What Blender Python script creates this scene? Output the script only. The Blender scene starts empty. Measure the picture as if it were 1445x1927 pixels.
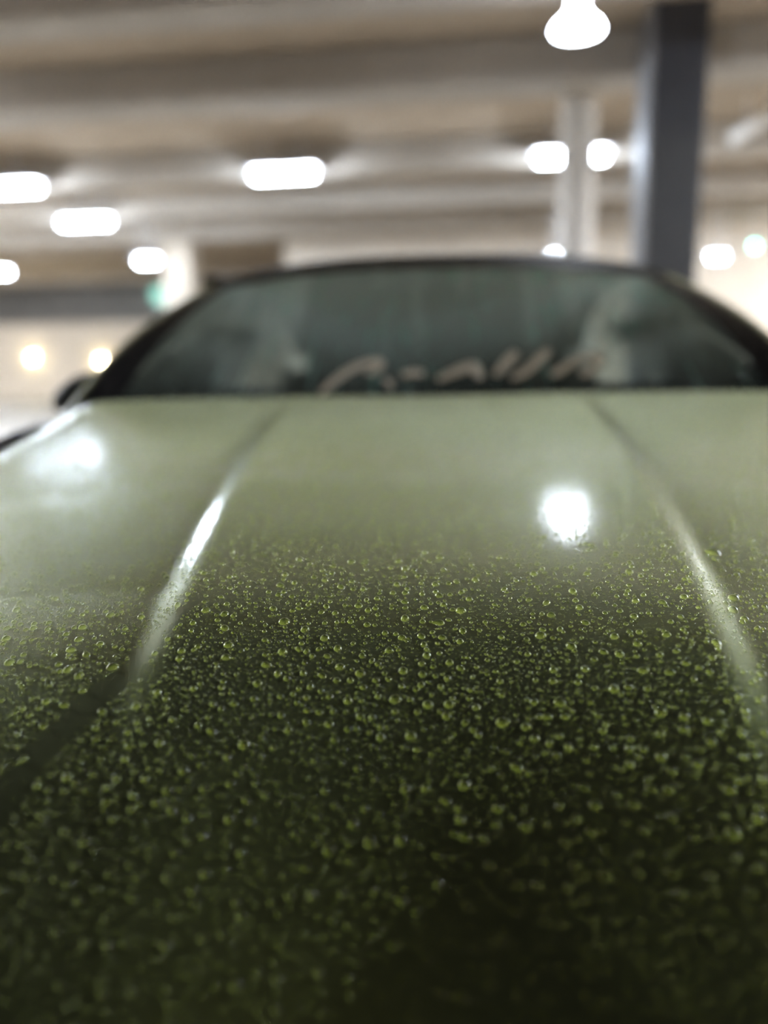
import bpy, bmesh, math, random
import numpy as np
from mathutils import Vector, Matrix, kdtree

R = math.radians
SC = bpy.context.scene
COL = SC.collection
rng = np.random.default_rng(7)
random.seed(7)

# ------------------------------------------------------------------ camera
W, H, F = 1445, 1927, 1500.0
CAMZ = 1.12
CM = Matrix.Rotation(R(3.9), 4, 'Z') @ Matrix.Rotation(R(90 - 11.8), 4, 'X') @ Matrix.Rotation(R(-1.1), 4, 'Z')
CM.translation = Vector((0, 0, CAMZ))
cd = bpy.data.cameras.new('camera')
cam = bpy.data.objects.new('camera', cd)
COL.objects.link(cam)
cam.matrix_world = CM
cd.sensor_fit = 'HORIZONTAL'
cd.sensor_width = 36.0
cd.lens = 36.0 * F / W
cd.clip_start = 0.02
cd.dof.use_dof = True
cd.dof.focus_distance = 0.68
cd.dof.aperture_fstop = 1.88
SC.camera = cam

# ------------------------------------------------------------------ world and exposure
wd = bpy.data.worlds.new('night')
SC.world = wd
wd.use_nodes = True
wd.node_tree.nodes['Background'].inputs[0].default_value = (0.62, 0.62, 0.68, 1)
wd.node_tree.nodes['Background'].inputs[1].default_value = 0.004
SC.view_settings.view_transform = 'Standard'
SC.view_settings.look = 'None'
SC.view_settings.gamma = 1.0
SC.view_settings.use_curve_mapping = False
SC.view_settings.exposure = 2.62
SC.cycles.caustics_refractive = False
SC.cycles.caustics_reflective = False
SC.cycles.blur_glossy = 0.3
SC.cycles.sample_clamp_indirect = 4.0
SC.cycles.sample_clamp_direct = 12.0
SC.cycles.max_bounces = 8
SC.cycles.transmission_bounces = 6
SC.cycles.transparent_max_bounces = 16
SC.cycles.use_adaptive_sampling = False
SC.cycles.use_denoising = True
SC.cycles.denoising_prefilter = 'FAST'
LAMP = 44.0           # strength of the strip lamps in view
PANEL = 34.0          # strength of the added fill lamps beside the view


# ------------------------------------------------------------------ small helpers
def ray(px, py):
    """direction of the sight line through a point of the photograph"""
    d = Vector(((px - W / 2) / F, -(py - H / 2) / F, -1.0))
    return CM.to_3x3() @ d


def at_depth(px, py, Y):
    d = ray(px, py)
    return Vector((0, 0, CAMZ)) + d * (Y / d.y)


def at_height(px, py, z):
    d = ray(px, py)
    return Vector((0, 0, CAMZ)) + d * ((z - CAMZ) / d.z)


GR = R(-4.0)


def G(x, y, z=0.0):
    """garage grid to world: the garage stands four degrees off the car's axis"""
    c, s = math.cos(GR), math.sin(GR)
    return Vector((c * x - s * y, s * x + c * y, z))


def tag(o, label=None, cat=None, group=None, kind=None):
    if label: o['label'] = label
    if cat: o['category'] = cat
    if group: o['group'] = group
    if kind: o['kind'] = kind
    return o


def link(name, me, mat=None, parent=None, smooth=False):
    o = bpy.data.objects.new(name, me)
    COL.objects.link(o)
    if mat is not None and len(me.materials) == 0:
        me.materials.append(mat)
    if smooth:
        me.polygons.foreach_set('use_smooth', [True] * len(me.polygons))
    if parent is not None:
        o.parent = parent
    return o


def empty(name, loc=(0, 0, 0), rz=0.0):
    o = bpy.data.objects.new(name, None)
    o.empty_display_size = 0.1
    COL.objects.link(o)
    o.location = loc
    o.rotation_euler = (0, 0, rz)
    return o


def from_bm(name, bm, mat, parent=None, smooth=False):
    bmesh.ops.recalc_face_normals(bm, faces=bm.faces)
    me = bpy.data.meshes.new(name)
    bm.to_mesh(me)
    bm.free()
    return link(name, me, mat, parent, smooth)


def add_box(bm, c, s, rot=None, bevel=0.0):
    r = bmesh.ops.create_cube(bm, size=1.0)
    vs = r['verts']
    M = Matrix.Translation(Vector(c)) @ (rot.to_4x4() if rot else Matrix.Identity(4)) @ Matrix.Diagonal((s[0], s[1], s[2], 1))
    bmesh.ops.transform(bm, matrix=M, verts=vs)
    if bevel > 0:
        es = list({e for v in vs for e in v.link_edges})
        bmesh.ops.bevel(bm, geom=es, offset=bevel, segments=2, profile=0.6, affect='EDGES')


def add_cyl(bm, p, q, r, seg=12, r2=None, caps=True):
    p, q = Vector(p), Vector(q)
    d = q - p
    res = bmesh.ops.create_cone(bm, cap_ends=caps, segments=seg, radius1=r, radius2=r if r2 is None else r2, depth=d.length)
    M = Matrix.Translation((p + q) / 2) @ d.to_track_quat('Z', 'Y').to_matrix().to_4x4()
    bmesh.ops.transform(bm, matrix=M, verts=res['verts'])


def add_tube(bm, pts, r, seg=10):
    """a round tube along a list of points, closed at both ends"""
    pts = [Vector(p) for p in pts]
    rings = []
    up = Vector((0, 0, 1))
    for i, p in enumerate(pts):
        t = (pts[min(i + 1, len(pts) - 1)] - pts[max(i - 1, 0)]).normalized()
        a = t.cross(up)
        if a.length < 1e-4: a = t.cross(Vector((1, 0, 0)))
        a.normalize()
        b = a.cross(t)
        rr = r[i] if isinstance(r, (list, tuple)) else r
        rings.append([bm.verts.new(p + (a * math.cos(k * 2 * math.pi / seg) + b * math.sin(k * 2 * math.pi / seg)) * rr) for k in range(seg)])
    for A, B in zip(rings, rings[1:]):
        for k in range(seg):
            bm.faces.new((A[k], A[(k + 1) % seg], B[(k + 1) % seg], B[k]))
    bm.faces.new(rings[0])
    bm.faces.new(rings[-1])


def add_lathe(bm, prof, seg=24, c=(0, 0, 0)):
    c = Vector(c)
    rings = []
    for (r, z) in prof:
        if r < 1e-6:
            rings.append([bm.verts.new(c + Vector((0, 0, z)))])
        else:
            rings.append([bm.verts.new(c + Vector((r * math.cos(k * 2 * math.pi / seg), r * math.sin(k * 2 * math.pi / seg), z))) for k in range(seg)])
    for A, B in zip(rings, rings[1:]):
        for k in range(seg):
            if len(A) == 1 and len(B) == 1: continue
            if len(A) == 1: bm.faces.new((A[0], B[(k + 1) % seg], B[k]))
            elif len(B) == 1: bm.faces.new((A[k], A[(k + 1) % seg], B[0]))
            else: bm.faces.new((A[k], A[(k + 1) % seg], B[(k + 1) % seg], B[k]))


def grid_mesh(name, P, flip=False):
    """mesh of an (n, m, 3) array of points"""
    n, m = P.shape[:2]
    me = bpy.data.meshes.new(name)
    idx = np.arange(n * m).reshape(n, m)
    q = np.stack([idx[:-1, :-1], idx[1:, :-1], idx[1:, 1:], idx[:-1, 1:]], -1).reshape(-1, 4)
    if flip: q = q[:, ::-1]
    me.vertices.add(n * m)
    me.vertices.foreach_set('co', P.reshape(-1).astype(np.float32))
    me.loops.add(q.size)
    me.loops.foreach_set('vertex_index', q.reshape(-1).astype(np.int32))
    me.polygons.add(len(q))
    me.polygons.foreach_set('loop_start', (np.arange(len(q)) * 4).astype(np.int32))
    me.polygons.foreach_set('use_smooth', np.ones(len(q), bool))
    me.update(calc_edges=True)
    return me


def tri_mesh(name, V, T):
    me = bpy.data.meshes.new(name)
    me.vertices.add(len(V))
    me.vertices.foreach_set('co', V.reshape(-1).astype(np.float32))
    me.loops.add(T.size)
    me.loops.foreach_set('vertex_index', T.reshape(-1).astype(np.int32))
    me.polygons.add(len(T))
    me.polygons.foreach_set('loop_start', (np.arange(len(T)) * 3).astype(np.int32))
    me.polygons.foreach_set('use_smooth', np.ones(len(T), bool))
    me.update(calc_edges=True)
    return me


# ------------------------------------------------------------------ materials
def new_mat(name):
    m = bpy.data.materials.new(name)
    m.use_nodes = True
    nt = m.node_tree
    return m, nt, nt.nodes['Principled BSDF']


def setp(b, **k):
    for key, v in k.items():
        b.inputs[key.replace('_', ' ')].default_value = v


def noise_mat(name, c1, c2, scale=6.0, rough=0.8, metal=0.0, bump=0.0, detail=5.0, stretch=(1, 1, 1), coat=0.0, bscale=None):
    m, nt, b = new_mat(name)
    tc = nt.nodes.new('ShaderNodeTexCoord')
    mp = nt.nodes.new('ShaderNodeMapping')
    mp.inputs['Scale'].default_value = stretch
    n = nt.nodes.new('ShaderNodeTexNoise')
    n.inputs['Scale'].default_value = scale
    n.inputs['Detail'].default_value = detail
    r = nt.nodes.new('ShaderNodeValToRGB')
    r.color_ramp.elements[0].position = 0.3
    r.color_ramp.elements[1].position = 0.7
    r.color_ramp.elements[0].color = (*c1, 1)
    r.color_ramp.elements[1].color = (*c2, 1)
    nt.links.new(tc.outputs['Object'], mp.inputs[0])
    nt.links.new(mp.outputs[0], n.inputs['Vector'])
    nt.links.new(n.outputs['Fac'], r.inputs[0])
    nt.links.new(r.outputs[0], b.inputs['Base Color'])
    setp(b, Roughness=rough, Metallic=metal)
    b.inputs['Coat Weight'].default_value = coat
    if bump > 0:
        n2 = nt.nodes.new('ShaderNodeTexNoise')
        n2.inputs['Scale'].default_value = bscale or scale * 8
        bp = nt.nodes.new('ShaderNodeBump')
        bp.inputs['Strength'].default_value = bump
        bp.inputs['Distance'].default_value = 0.01
        nt.links.new(tc.outputs['Object'], n2.inputs['Vector'])
        nt.links.new(n2.outputs['Fac'], bp.inputs['Height'])
        nt.links.new(bp.outputs[0], b.inputs['Normal'])
    return m


def emit_mat(name, col, strength):
    m, nt, b = new_mat(name)
    setp(b, Base_Color=(0.8, 0.8, 0.8, 1), Roughness=0.4)
    b.inputs['Emission Color'].default_value = (*col, 1)
    b.inputs['Emission Strength'].default_value = strength
    return m


M_CEIL = noise_mat('ceiling_concrete', (0.32, 0.25, 0.175), (0.41, 0.325, 0.235), 0.9, 0.9, bump=0.2)
M_BEAM = noise_mat('beam_concrete', (0.33, 0.29, 0.24), (0.42, 0.37, 0.31), 1.3, 0.88, bump=0.2)
M_WALL = noise_mat('wall_concrete', (0.44, 0.38, 0.31), (0.54, 0.47, 0.38), 0.8, 0.9, bump=0.2)
M_FLOOR = noise_mat('floor_concrete', (0.22, 0.205, 0.18), (0.30, 0.28, 0.25), 1.5, 0.65, bump=0.2)
M_WHITE = noise_mat('white_paint', (0.66, 0.62, 0.56), (0.76, 0.72, 0.66), 3.0, 0.6, bump=0.1)
M_CHAR = noise_mat('charcoal_paint', (0.020, 0.020, 0.024), (0.032, 0.032, 0.036), 3.0, 0.5, bump=0.1)
M_LITSIDE = noise_mat('column_lit_side', (0.13, 0.127, 0.13), (0.17, 0.165, 0.165), 3.0, 0.6, bump=0.1)  # paler copy of the column paint, for its lit side
M_METAL = noise_mat('painted_metal', (0.55, 0.55, 0.56), (0.7, 0.7, 0.7), 8.0, 0.35, metal=0.3)
M_BLACK = noise_mat('black_trim', (0.008, 0.008, 0.010), (0.018, 0.018, 0.022), 30.0, 0.38, bump=0.1)
M_RUBBER = noise_mat('tyre_rubber', (0.012, 0.012, 0.012), (0.03, 0.03, 0.03), 20.0, 0.8, bump=0.3)
M_DASH = noise_mat('dashboard_plastic', (0.012, 0.013, 0.014), (0.022, 0.023, 0.024), 40.0, 0.7, bump=0.2)
M_SEAT = noise_mat('seat_cloth', (0.03, 0.032, 0.033), (0.055, 0.058, 0.058), 60.0, 0.9, bump=0.3)
M_LET = noise_mat('letter_vinyl', (0.80, 0.75, 0.70), (0.88, 0.83, 0.78), 20.0, 0.6)
M_LAMP = emit_mat('cool_lamp_glow', (0.74, 0.85, 1.0), LAMP)
M_PANEL = emit_mat('fill_panel_glow', (0.92, 0.95, 1.0), PANEL)
M_WARM = emit_mat('warm_lamp_glow', (1.0, 0.88, 0.50), 60.0)
M_TEAL = emit_mat('teal_lamp_glow', (0.10, 1.0, 0.72), 4.5)
M_TEALDIM = emit_mat('dim_teal_lamp_glow', (0.12, 0.75, 0.55), 0.2)


def paint_material():
    m, nt, b = new_mat('olive_green_car_paint')
    tc = nt.nodes.new('ShaderNodeTexCoord')
    n = nt.nodes.new('ShaderNodeTexNoise')
    n.inputs['Scale'].default_value = 5.0
    r = nt.nodes.new('ShaderNodeValToRGB')
    r.color_ramp.elements[0].color = (0.12, 0.145, 0.050, 1)
    r.color_ramp.elements[1].color = (0.14, 0.17, 0.060, 1)
    nt.links.new(tc.outputs['Object'], n.inputs['Vector'])
    nt.links.new(n.outputs['Fac'], r.inputs[0])
    nt.links.new(r.outputs[0], b.inputs['Base Color'])
    setp(b, Roughness=0.45, Metallic=0.9)
    b.inputs['Specular IOR Level'].default_value = 0.6
    b.inputs['Coat Weight'].default_value = 1.0
    b.inputs['Coat Roughness'].default_value = 0.10
    # sheen added to brighten the far bonnet at grazing angles
    b.inputs['Sheen Weight'].default_value = 0.45
    b.inputs['Sheen Roughness'].default_value = 0.4
    b.inputs['Sheen Tint'].default_value = (0.86, 0.92, 0.62, 1)
    b.inputs['Coat IOR'].default_value = 2.0
    # the fine orange peel of sprayed lacquer
    n2 = nt.nodes.new('ShaderNodeTexNoise')
    n2.inputs['Scale'].default_value = 700.0
    bp = nt.nodes.new('ShaderNodeBump')
    bp.inputs['Strength'].default_value = 0.10
    bp.inputs['Distance'].default_value = 0.0006
    nt.links.new(tc.outputs['Object'], n2.inputs['Vector'])
    nt.links.new(n2.outputs['Fac'], bp.inputs['Height'])
    nt.links.new(bp.outputs[0], b.inputs['Coat Normal'])
    return m


M_PAINT = paint_material()


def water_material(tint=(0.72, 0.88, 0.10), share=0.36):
    m, nt, b = new_mat('clear_water')
    nt.nodes.remove(b)
    out = nt.nodes['Material Output']
    N, L = nt.nodes, nt.links
    # outside: the shine, a bent view of the paint below, and a translucent tint standing in for lamp light gathered by the bead and coloured by the paint; inside: clear
    g = N.new('ShaderNodeBsdfRefraction')
    g.inputs['IOR'].default_value = 1.33
    g.inputs['Roughness'].default_value = 0.0
    t = N.new('ShaderNodeBsdfTransparent')
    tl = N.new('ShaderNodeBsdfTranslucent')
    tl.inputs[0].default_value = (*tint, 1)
    gl = N.new('ShaderNodeBsdfGlossy')
    gl.inputs['Roughness'].default_value = 0.2
    fr = N.new('ShaderNodeFresnel')
    fr.inputs[0].default_value = 1.6
    geo = N.new('ShaderNodeNewGeometry')
    m1 = N.new('ShaderNodeMixShader')
    m1.inputs[0].default_value = 0.30
    L.new(g.outputs[0], m1.inputs[1])
    L.new(t.outputs[0], m1.inputs[2])
    m2 = N.new('ShaderNodeMixShader')
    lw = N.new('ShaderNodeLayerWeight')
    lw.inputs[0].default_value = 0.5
    rim = N.new('ShaderNodeMapRange')          # paler rim colour imitates light gathered by total reflection
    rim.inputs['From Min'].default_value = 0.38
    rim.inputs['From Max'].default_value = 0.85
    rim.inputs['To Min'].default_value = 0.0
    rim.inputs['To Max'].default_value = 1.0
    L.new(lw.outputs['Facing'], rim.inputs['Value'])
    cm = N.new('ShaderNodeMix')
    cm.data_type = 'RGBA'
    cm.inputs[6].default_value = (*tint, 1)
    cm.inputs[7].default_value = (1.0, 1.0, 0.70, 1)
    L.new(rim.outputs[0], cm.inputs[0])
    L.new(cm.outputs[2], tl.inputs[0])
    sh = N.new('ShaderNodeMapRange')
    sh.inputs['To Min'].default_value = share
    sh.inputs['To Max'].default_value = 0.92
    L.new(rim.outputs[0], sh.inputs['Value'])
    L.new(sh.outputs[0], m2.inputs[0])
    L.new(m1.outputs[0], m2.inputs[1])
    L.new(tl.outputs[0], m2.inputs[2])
    m4 = N.new('ShaderNodeMixShader')
    L.new(fr.outputs[0], m4.inputs[0])
    L.new(m2.outputs[0], m4.inputs[1])
    L.new(gl.outputs[0], m4.inputs[2])
    m3 = N.new('ShaderNodeMixShader')
    L.new(geo.outputs['Backfacing'], m3.inputs[0])
    L.new(m4.outputs[0], m3.inputs[1])
    L.new(t.outputs[0], m3.inputs[2])
    L.new(m3.outputs[0], out.inputs[0])
    return m


M_WATER = water_material()
M_DRIP = water_material((0.40, 0.95, 0.78), 0.6)


def glass_material():
    """dark tinted windscreen with a thin film of water running down it"""
    m, nt, b = new_mat('wet_tinted_glass')
    nt.nodes.remove(b)
    N, L = nt.nodes, nt.links
    out = N['Material Output']
    tc = N.new('ShaderNodeTexCoord')
    mp = N.new('ShaderNodeMapping')
    mp.inputs['Scale'].default_value = (1.0, 0.10, 0.10)
    L.new(tc.outputs['Object'], mp.inputs[0])
    n = N.new('ShaderNodeTexNoise')
    n.inputs['Scale'].default_value = 14.0
    n.inputs['Detail'].default_value = 3.0
    L.new(mp.outputs[0], n.inputs['Vector'])
    r = N.new('ShaderNodeValToRGB')
    r.color_ramp.elements[0].position = 0.46
    r.color_ramp.elements[1].position = 0.68
    r.color_ramp.elements[0].color = (0.5, 0.5, 0.5, 1)
    r.color_ramp.elements[1].color = (0.75, 0.75, 0.75, 1)
    L.new(n.outputs['Fac'], r.inputs[0])
    bp = N.new('ShaderNodeBump')
    bp.inputs['Strength'].default_value = 0.5
    bp.inputs['Distance'].default_value = 0.004
    L.new(n.outputs['Fac'], bp.inputs['Height'])
    tr = N.new('ShaderNodeBsdfTransparent')
    tr.inputs[0].default_value = (0.30, 0.36, 0.345, 1)
    gl = N.new('ShaderNodeBsdfGlossy')
    gl.inputs['Color'].default_value = (0.70, 0.92, 0.86, 1)
    gl.inputs['Roughness'].default_value = 0.25
    L.new(bp.outputs[0], gl.inputs['Normal'])
    fr = N.new('ShaderNodeFresnel')
    fr.inputs[0].default_value = 1.5
    mx = N.new('ShaderNodeMixShader')
    L.new(fr.outputs[0], mx.inputs[0])
    L.new(tr.outputs[0], mx.inputs[1])
    L.new(gl.outputs[0], mx.inputs[2])
    film = N.new('ShaderNodeBsdfTranslucent')
    film.inputs[0].default_value = (0.62, 0.74, 0.69, 1)
    fd = N.new('ShaderNodeBsdfDiffuse')
    fd.inputs[0].default_value = (0.62, 0.74, 0.69, 1)
    fm = N.new('ShaderNodeMixShader')
    fm.inputs[0].default_value = 0.5
    L.new(film.outputs[0], fm.inputs[1])
    L.new(fd.outputs[0], fm.inputs[2])
    sx = N.new('ShaderNodeSeparateXYZ')        # film made paler upward, imitating lit upper glass over the dash shadow
    L.new(tc.outputs['Object'], sx.inputs[0])
    mr = N.new('ShaderNodeMapRange')
    mr.inputs['From Min'].default_value = CAMZ - 0.10
    mr.inputs['From Max'].default_value = CAMZ + 0.20
    mr.inputs['To Min'].default_value = 0.25
    mr.inputs['To Max'].default_value = 1.5
    L.new(sx.outputs['Z'], mr.inputs['Value'])
    ml = N.new('ShaderNodeMath')
    ml.operation = 'MULTIPLY'
    ml.use_clamp = True
    L.new(r.outputs[0], ml.inputs[0])
    L.new(mr.outputs[0], ml.inputs[1])
    m2 = N.new('ShaderNodeMixShader')
    L.new(ml.outputs[0], m2.inputs[0])
    L.new(mx.outputs[0], m2.inputs[1])
    L.new(fm.outputs[0], m2.inputs[2])
    L.new(m2.outputs[0], out.inputs[0])
    return m


M_GLASS = glass_material()
M_TINT = noise_mat('dark_side_glass', (0.004, 0.005, 0.005), (0.008, 0.009, 0.009), 5, 0.08)

# ------------------------------------------------------------------ the garage
ZB = CAMZ + 1.50      # undersides of the beams
ZC = CAMZ + 1.75      # underside of the deck
ZT = ZC + 0.25


def gbox(name, x0, x1, y0, y1, z0, z1, mat, parent=None, bevel=0.0):
    bm = bmesh.new()
    add_box(bm, ((x0 + x1) / 2, (y0 + y1) / 2, (z0 + z1) / 2), (x1 - x0, y1 - y0, z1 - z0), bevel=bevel)
    M = Matrix.Rotation(GR, 4, 'Z')
    bmesh.ops.transform(bm, matrix=M, verts=bm.verts)
    return from_bm(name, bm, mat, parent)


XL, XR, YN, YF, YL = -16.0, 12.0, 2.1, 12.5, 18.5
XS = -3.2             # where the far wall ends and the deeper bay on the left begins
floor = tag(gbox('floor', XL, XR, -8, YL + 3, -0.2, 0.0, M_FLOOR), kind='structure')
ceiling = tag(gbox('ceiling', XL, XR, YN, YL + 3, ZC, ZT, M_CEIL), kind='structure')
for (a, b_) in ((3.80, 4.08), (5.15, 5.5), (7.35, 7.62), (9.2, 9.5), (11.2, 11.5), (2.1, 2.4)):
    gbox('beam', XL, XR, a, b_, ZB, ZC, M_BEAM, ceiling, 0.03)
tag(gbox('wall_back', XS, XR, YF, YF + 0.3, 0, ZC, M_WALL), kind='structure')
tag(gbox('wall_right', XR - 0.3, XR, YN, YF, 0, ZC, M_WALL), kind='structure')
tag(gbox('wall_left', XL, XL + 0.3, YN, YL, 0, ZC, M_WALL), kind='structure')
# the deeper bay: a parapet, a gap backed by an added grey wall and a header above it
tag(gbox('wall_parapet', XL, XS + 0.3, YL, YL + 0.3, 0, CAMZ + 0.66, M_WALL), kind='structure')
tag(gbox('trim_1', XL, XS + 0.3, YL, YL + 0.3, CAMZ + 1.60, ZC, M_WALL), kind='structure')
tag(gbox('wall_recess', XL, XS + 0.3, YL + 2.2, YL + 2.5, 0, ZC, M_FLOOR), kind='structure')  # added behind the gap to give the night opening its grey tone
tag(gbox('wall_bay', XS, XS + 0.3, YF + 0.3, YL, 0, ZC, M_WALL), kind='structure')


def column(name, px, Y, w, dpt, mat, label, face=None, rnd=False):
    p = at_depth(px, 600, Y)
    root = empty(name, (p.x, p.y, 0), GR)
    tag(root, label, 'column')
    bm = bmesh.new()
    if rnd:
        add_cyl(bm, (0, 0, 0), (0, 0, ZC), w / 2, 32)
    else:
        add_box(bm, (0, 0, ZC / 2), (w, dpt, ZC), bevel=0.012)
    o = from_bm('shaft', bm, mat, root)
    if rnd: o.data.polygons.foreach_set('use_smooth', [len(q.vertices) == 4 for q in o.data.polygons])
    bm = bmesh.new()
    if rnd:
        add_lathe(bm, [(w / 2, 0), (w / 2 + .05, 0), (w / 2 + .05, .03), (w / 2 + .01, .06), (w / 2, .06)], 32)
    else:
        add_box(bm, (0, 0, 0.02), (w + 0.1, dpt + 0.1, 0.04), bevel=0.006)
    from_bm('base_plate', bm, mat, root)
    if face:  # separate panel paints the lit side of the column paler
        bm = bmesh.new()
        add_box(bm, (-w / 2 - 0.012, 0, ZC / 2), (0.024, dpt + 0.02, ZC), bevel=0.004)
        tag(from_bm('lit_side_panel', bm, face, root), 'lit side of the column, painted paler')
    return root


column('square_column', 1245, 4.9, 0.28, 0.36, M_CHAR, 'dark charcoal square column rising behind the right side of the car roof', M_LITSIDE)
column('round_column', 1078, 5.7, 0.235, 0, M_WHITE, 'white round column standing behind the middle right of the car roof', rnd=True)
column('concrete_column', 348, 12.0, 0.42, 0.42, M_WALL, 'pale square column behind the left windscreen pillar of the car')


def tube_lamp(a, b, label, z=None, wdt=0.11, hgt=0.06, glow=None):
    """a strip lamp between two world points, hung on two rods from the deck"""
    a, b = Vector(a), Vector(b)
    c = (a + b) / 2
    L = (b - a).length
    d = b - a
    root = empty('ceiling_light', c, math.atan2(d.y, d.x))
    tag(root, label, 'ceiling light', 'strip lamps under the garage ceiling')
    bm = bmesh.new()
    add_box(bm, (0, 0, 0), (L, wdt, hgt), bevel=0.02 if glow is None and abs(c.x) < c.y * 0.56 else 0.0)
    from_bm('diffuser', bm, glow or M_LAMP, root)
    bm = bmesh.new()
    add_box(bm, (0, 0, hgt / 2 + 0.008), (L + 0.08, wdt * 2.6, 0.016), bevel=0.004)
    from_bm('housing', bm, M_METAL, root)
    for s in (-1, 1):
        bm = bmesh.new()
        add_cyl(bm, (s * L * 0.3, 0, hgt / 2 + 0.02), (s * L * 0.3, 0, ZC - c.z), 0.006, 8)
        from_bm('rod', bm, M_METAL, root)
    return root


def lamp_px(x0, y0, x1, y1, z, label, **k):
    a = at_height(x0, y0, CAMZ + z)
    b = at_depth(x1, y1, a.y - (x1 - x0) / F * a.y * 0.07)
    b.z = a.z
    return tube_lamp(a, b, label, **k)


lamp_px(478, 332, 590, 320, 1.45, 'long strip lamp glowing alone on the brown ceiling above the left of the car roof')
lamp_px(-110, 362, 72, 352, 1.45, 'strip lamp cut off by the left edge of the picture, the higher of two there')
lamp_px(118, 421, 204, 410, 1.45, 'strip lamp on the left, lower right of the cut off lamp')
lamp_px(-30, 514, 16, 517, 1.42, 'small far strip lamp at the left edge above the two round wall lamps')
lamp_px(1012, 300, 1140, 288, 1.45, 'strip lamp passing behind the white round column, showing on both sides of it')
lamp_px(262, 492, 294, 503, 1.12, 'small far strip lamp just left of the pale square column')
r_ = lamp_px(1336, 484, 1364, 473, 1.02, 'small far strip lamp right of the charcoal column beside the teal lamp', wdt=0.06, hgt=0.05)
lamp_px(1039, 485, 1046, 485, 1.0, 'tiny lamp standing in for the highlight on the middle of the car roof edge', wdt=0.10, hgt=0.07)  # added lamp stands in for a highlight on the roof edge
# larger unseen strip lamps added beside the view for fill light
OFF = [(5.6, 6.2, 'added fill lamp right of the view near the middle row'), 
       (6.8, 10.4, 'added fill lamp in the far right corner of the garage'), (4.4, 2.6, 'added fill lamp off to the right of the car'),
       (9.0, 3.0, 'added fill lamp near the right garage wall'),
       (-9.4, 3.4, 'added fill lamp far off to the left of the car'), (-9.5, 9.5, 'added fill lamp above the left end of the deeper bay'),
       (-12.5, 14.5, 'added fill lamp in the far left corner of the bay'), (9.4, 7.5, 'added fill lamp beside the right garage wall, second from the corner')]
OFF += [(-6.2, 2.5, 'wide added fill lamp at the edge of the deck off to the left of the car'), (5.4, 11.0, 'added fill lamp by the far wall beyond the right edge of the picture'), (7.6, 5.0, 'added fill lamp right of the view beyond the charcoal column'), (-8.0, 7.6, 'added fill lamp left of the view short of the deeper bay')]
for gx, gy, lab in OFF:
    tube_lamp(G(gx, gy, CAMZ + 1.45), G(gx + 1.3, gy, CAMZ + 1.45), lab, wdt=0.3, glow=M_PANEL)

SMALL = [(2.8, 2.9), (-5.2, 4.4), (5.0, 4.4), (6.4, 3.4), (-6.6, 3.2), (7.8, 6.2), (-8.2, 5.8), (-10.4, 7.2), (9.6, 9.2), (-10.8, 11.0), (-7.2, 9.0), (7.4, 8.2), (-8.4, 4.2), (8.4, 4.0)]  # short unseen lamps added to put glints on the beads
for k, (gx, gy) in enumerate(SMALL):
    side = 'right' if gx > 0 else 'left'
    rank = sorted([q for q in SMALL if (q[0] > 0) == (gx > 0)], key=lambda q: abs(q[0])).index((gx, gy))
    word = ['first', 'second', 'third', 'fourth', 'fifth', 'sixth', 'seventh', 'eighth'][rank]
    tube_lamp(G(gx, gy, CAMZ + 1.45), G(gx + 0.5, gy, CAMZ + 1.45), 'short added strip lamp %s of the view, %s from the car outward' % (side, word))

# a made-up lamp behind the camera, added to light windscreen and lettering
root = tag(empty('fill_lamp', (7.0, -3.4, 0)), 'unseen fill lamp added behind the camera to light the windscreen', 'lamp')
bm = bmesh.new()
add_lathe(bm, [(0, -.2), (.12, -.16), (.2, 0), (.16, .12), (0, .2)], 20, (0, 0, 3.4))
from_bm('globe', bm, emit_mat('fill_lamp_glow', (1.0, 0.88, 0.55), 65.0), root, True)
bm = bmesh.new()
add_cyl(bm, (0, 0, 0), (0, 0, 3.2), 0.05, 12)
from_bm('mast', bm, M_METAL, root)

# the large bell lamp in front of the white column
p = at_depth(1086, 62, 3.45)
root = tag(empty('bell_lamp', p), 'large bright bell lamp hanging in front of the white round column at the top', 'ceiling light')
bm = bmesh.new()
add_lathe(bm, [(0, 0), (0.088, 0.0), (0.095, 0.010), (0.085, 0.03), (0.05, 0.06), (0.032, 0.09), (0.035, 0.26), (0, 0.26)], 32)
from_bm('bell_shade', bm, emit_mat('bell_glow', (0.8, 0.88, 1.0), 8.0), root, True)
bm = bmesh.new()
add_cyl(bm, (0, 0, 0.26), (0, 0, 0.30), 0.045, 20)
from_bm('cap', bm, M_METAL, root)
bm = bmesh.new()
add_cyl(bm, (0, 0, 0.27), (0, 0, ZC - p.z), 0.006, 8)
from_bm('rod', bm, M_METAL, root)


def bulkhead(px, py, Y, mat, label, r=0.035, name='wall_lamp', group=None, rz=GR):
    p = at_depth(px, py, Y)
    root = tag(empty(name, p, rz), label, 'lamp', group)
    M = Matrix.Rotation(R(90), 4, 'X')
    bm = bmesh.new()
    add_lathe(bm, [(0, 0.05), (r * .5, 0.045), (r * .85, 0.03), (r, 0.0), (0, 0)], 20)
    bmesh.ops.transform(bm, matrix=M, verts=bm.verts)
    from_bm('lens', bm, mat, root, True)
    bm = bmesh.new()
    add_lathe(bm, [(0, 0), (r * 1.25, 0), (r * 1.3, -0.015), (r * 1.3, -0.05), (0, -0.05)], 20)
    bmesh.ops.transform(bm, matrix=M, verts=bm.verts)
    from_bm('backplate', bm, M_METAL, root)
    return root


# wall of the bay is at YL in garage coordinates
def bay_depth(px):
    d = ray(px, 660)
    n = G(0, 1, 0)
    return (YL / (d.x * n.x + d.y * n.y)) * d.y


bulkhead(62, 673, bay_depth(62) - 0.05, M_WARM, 'left one of the two round warm yellow wall lamps', 0.05)
bulkhead(190, 679, bay_depth(190) - 0.05, M_WARM, 'right one of the two round warm yellow wall lamps, nearest the car mirror', 0.05)


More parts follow.
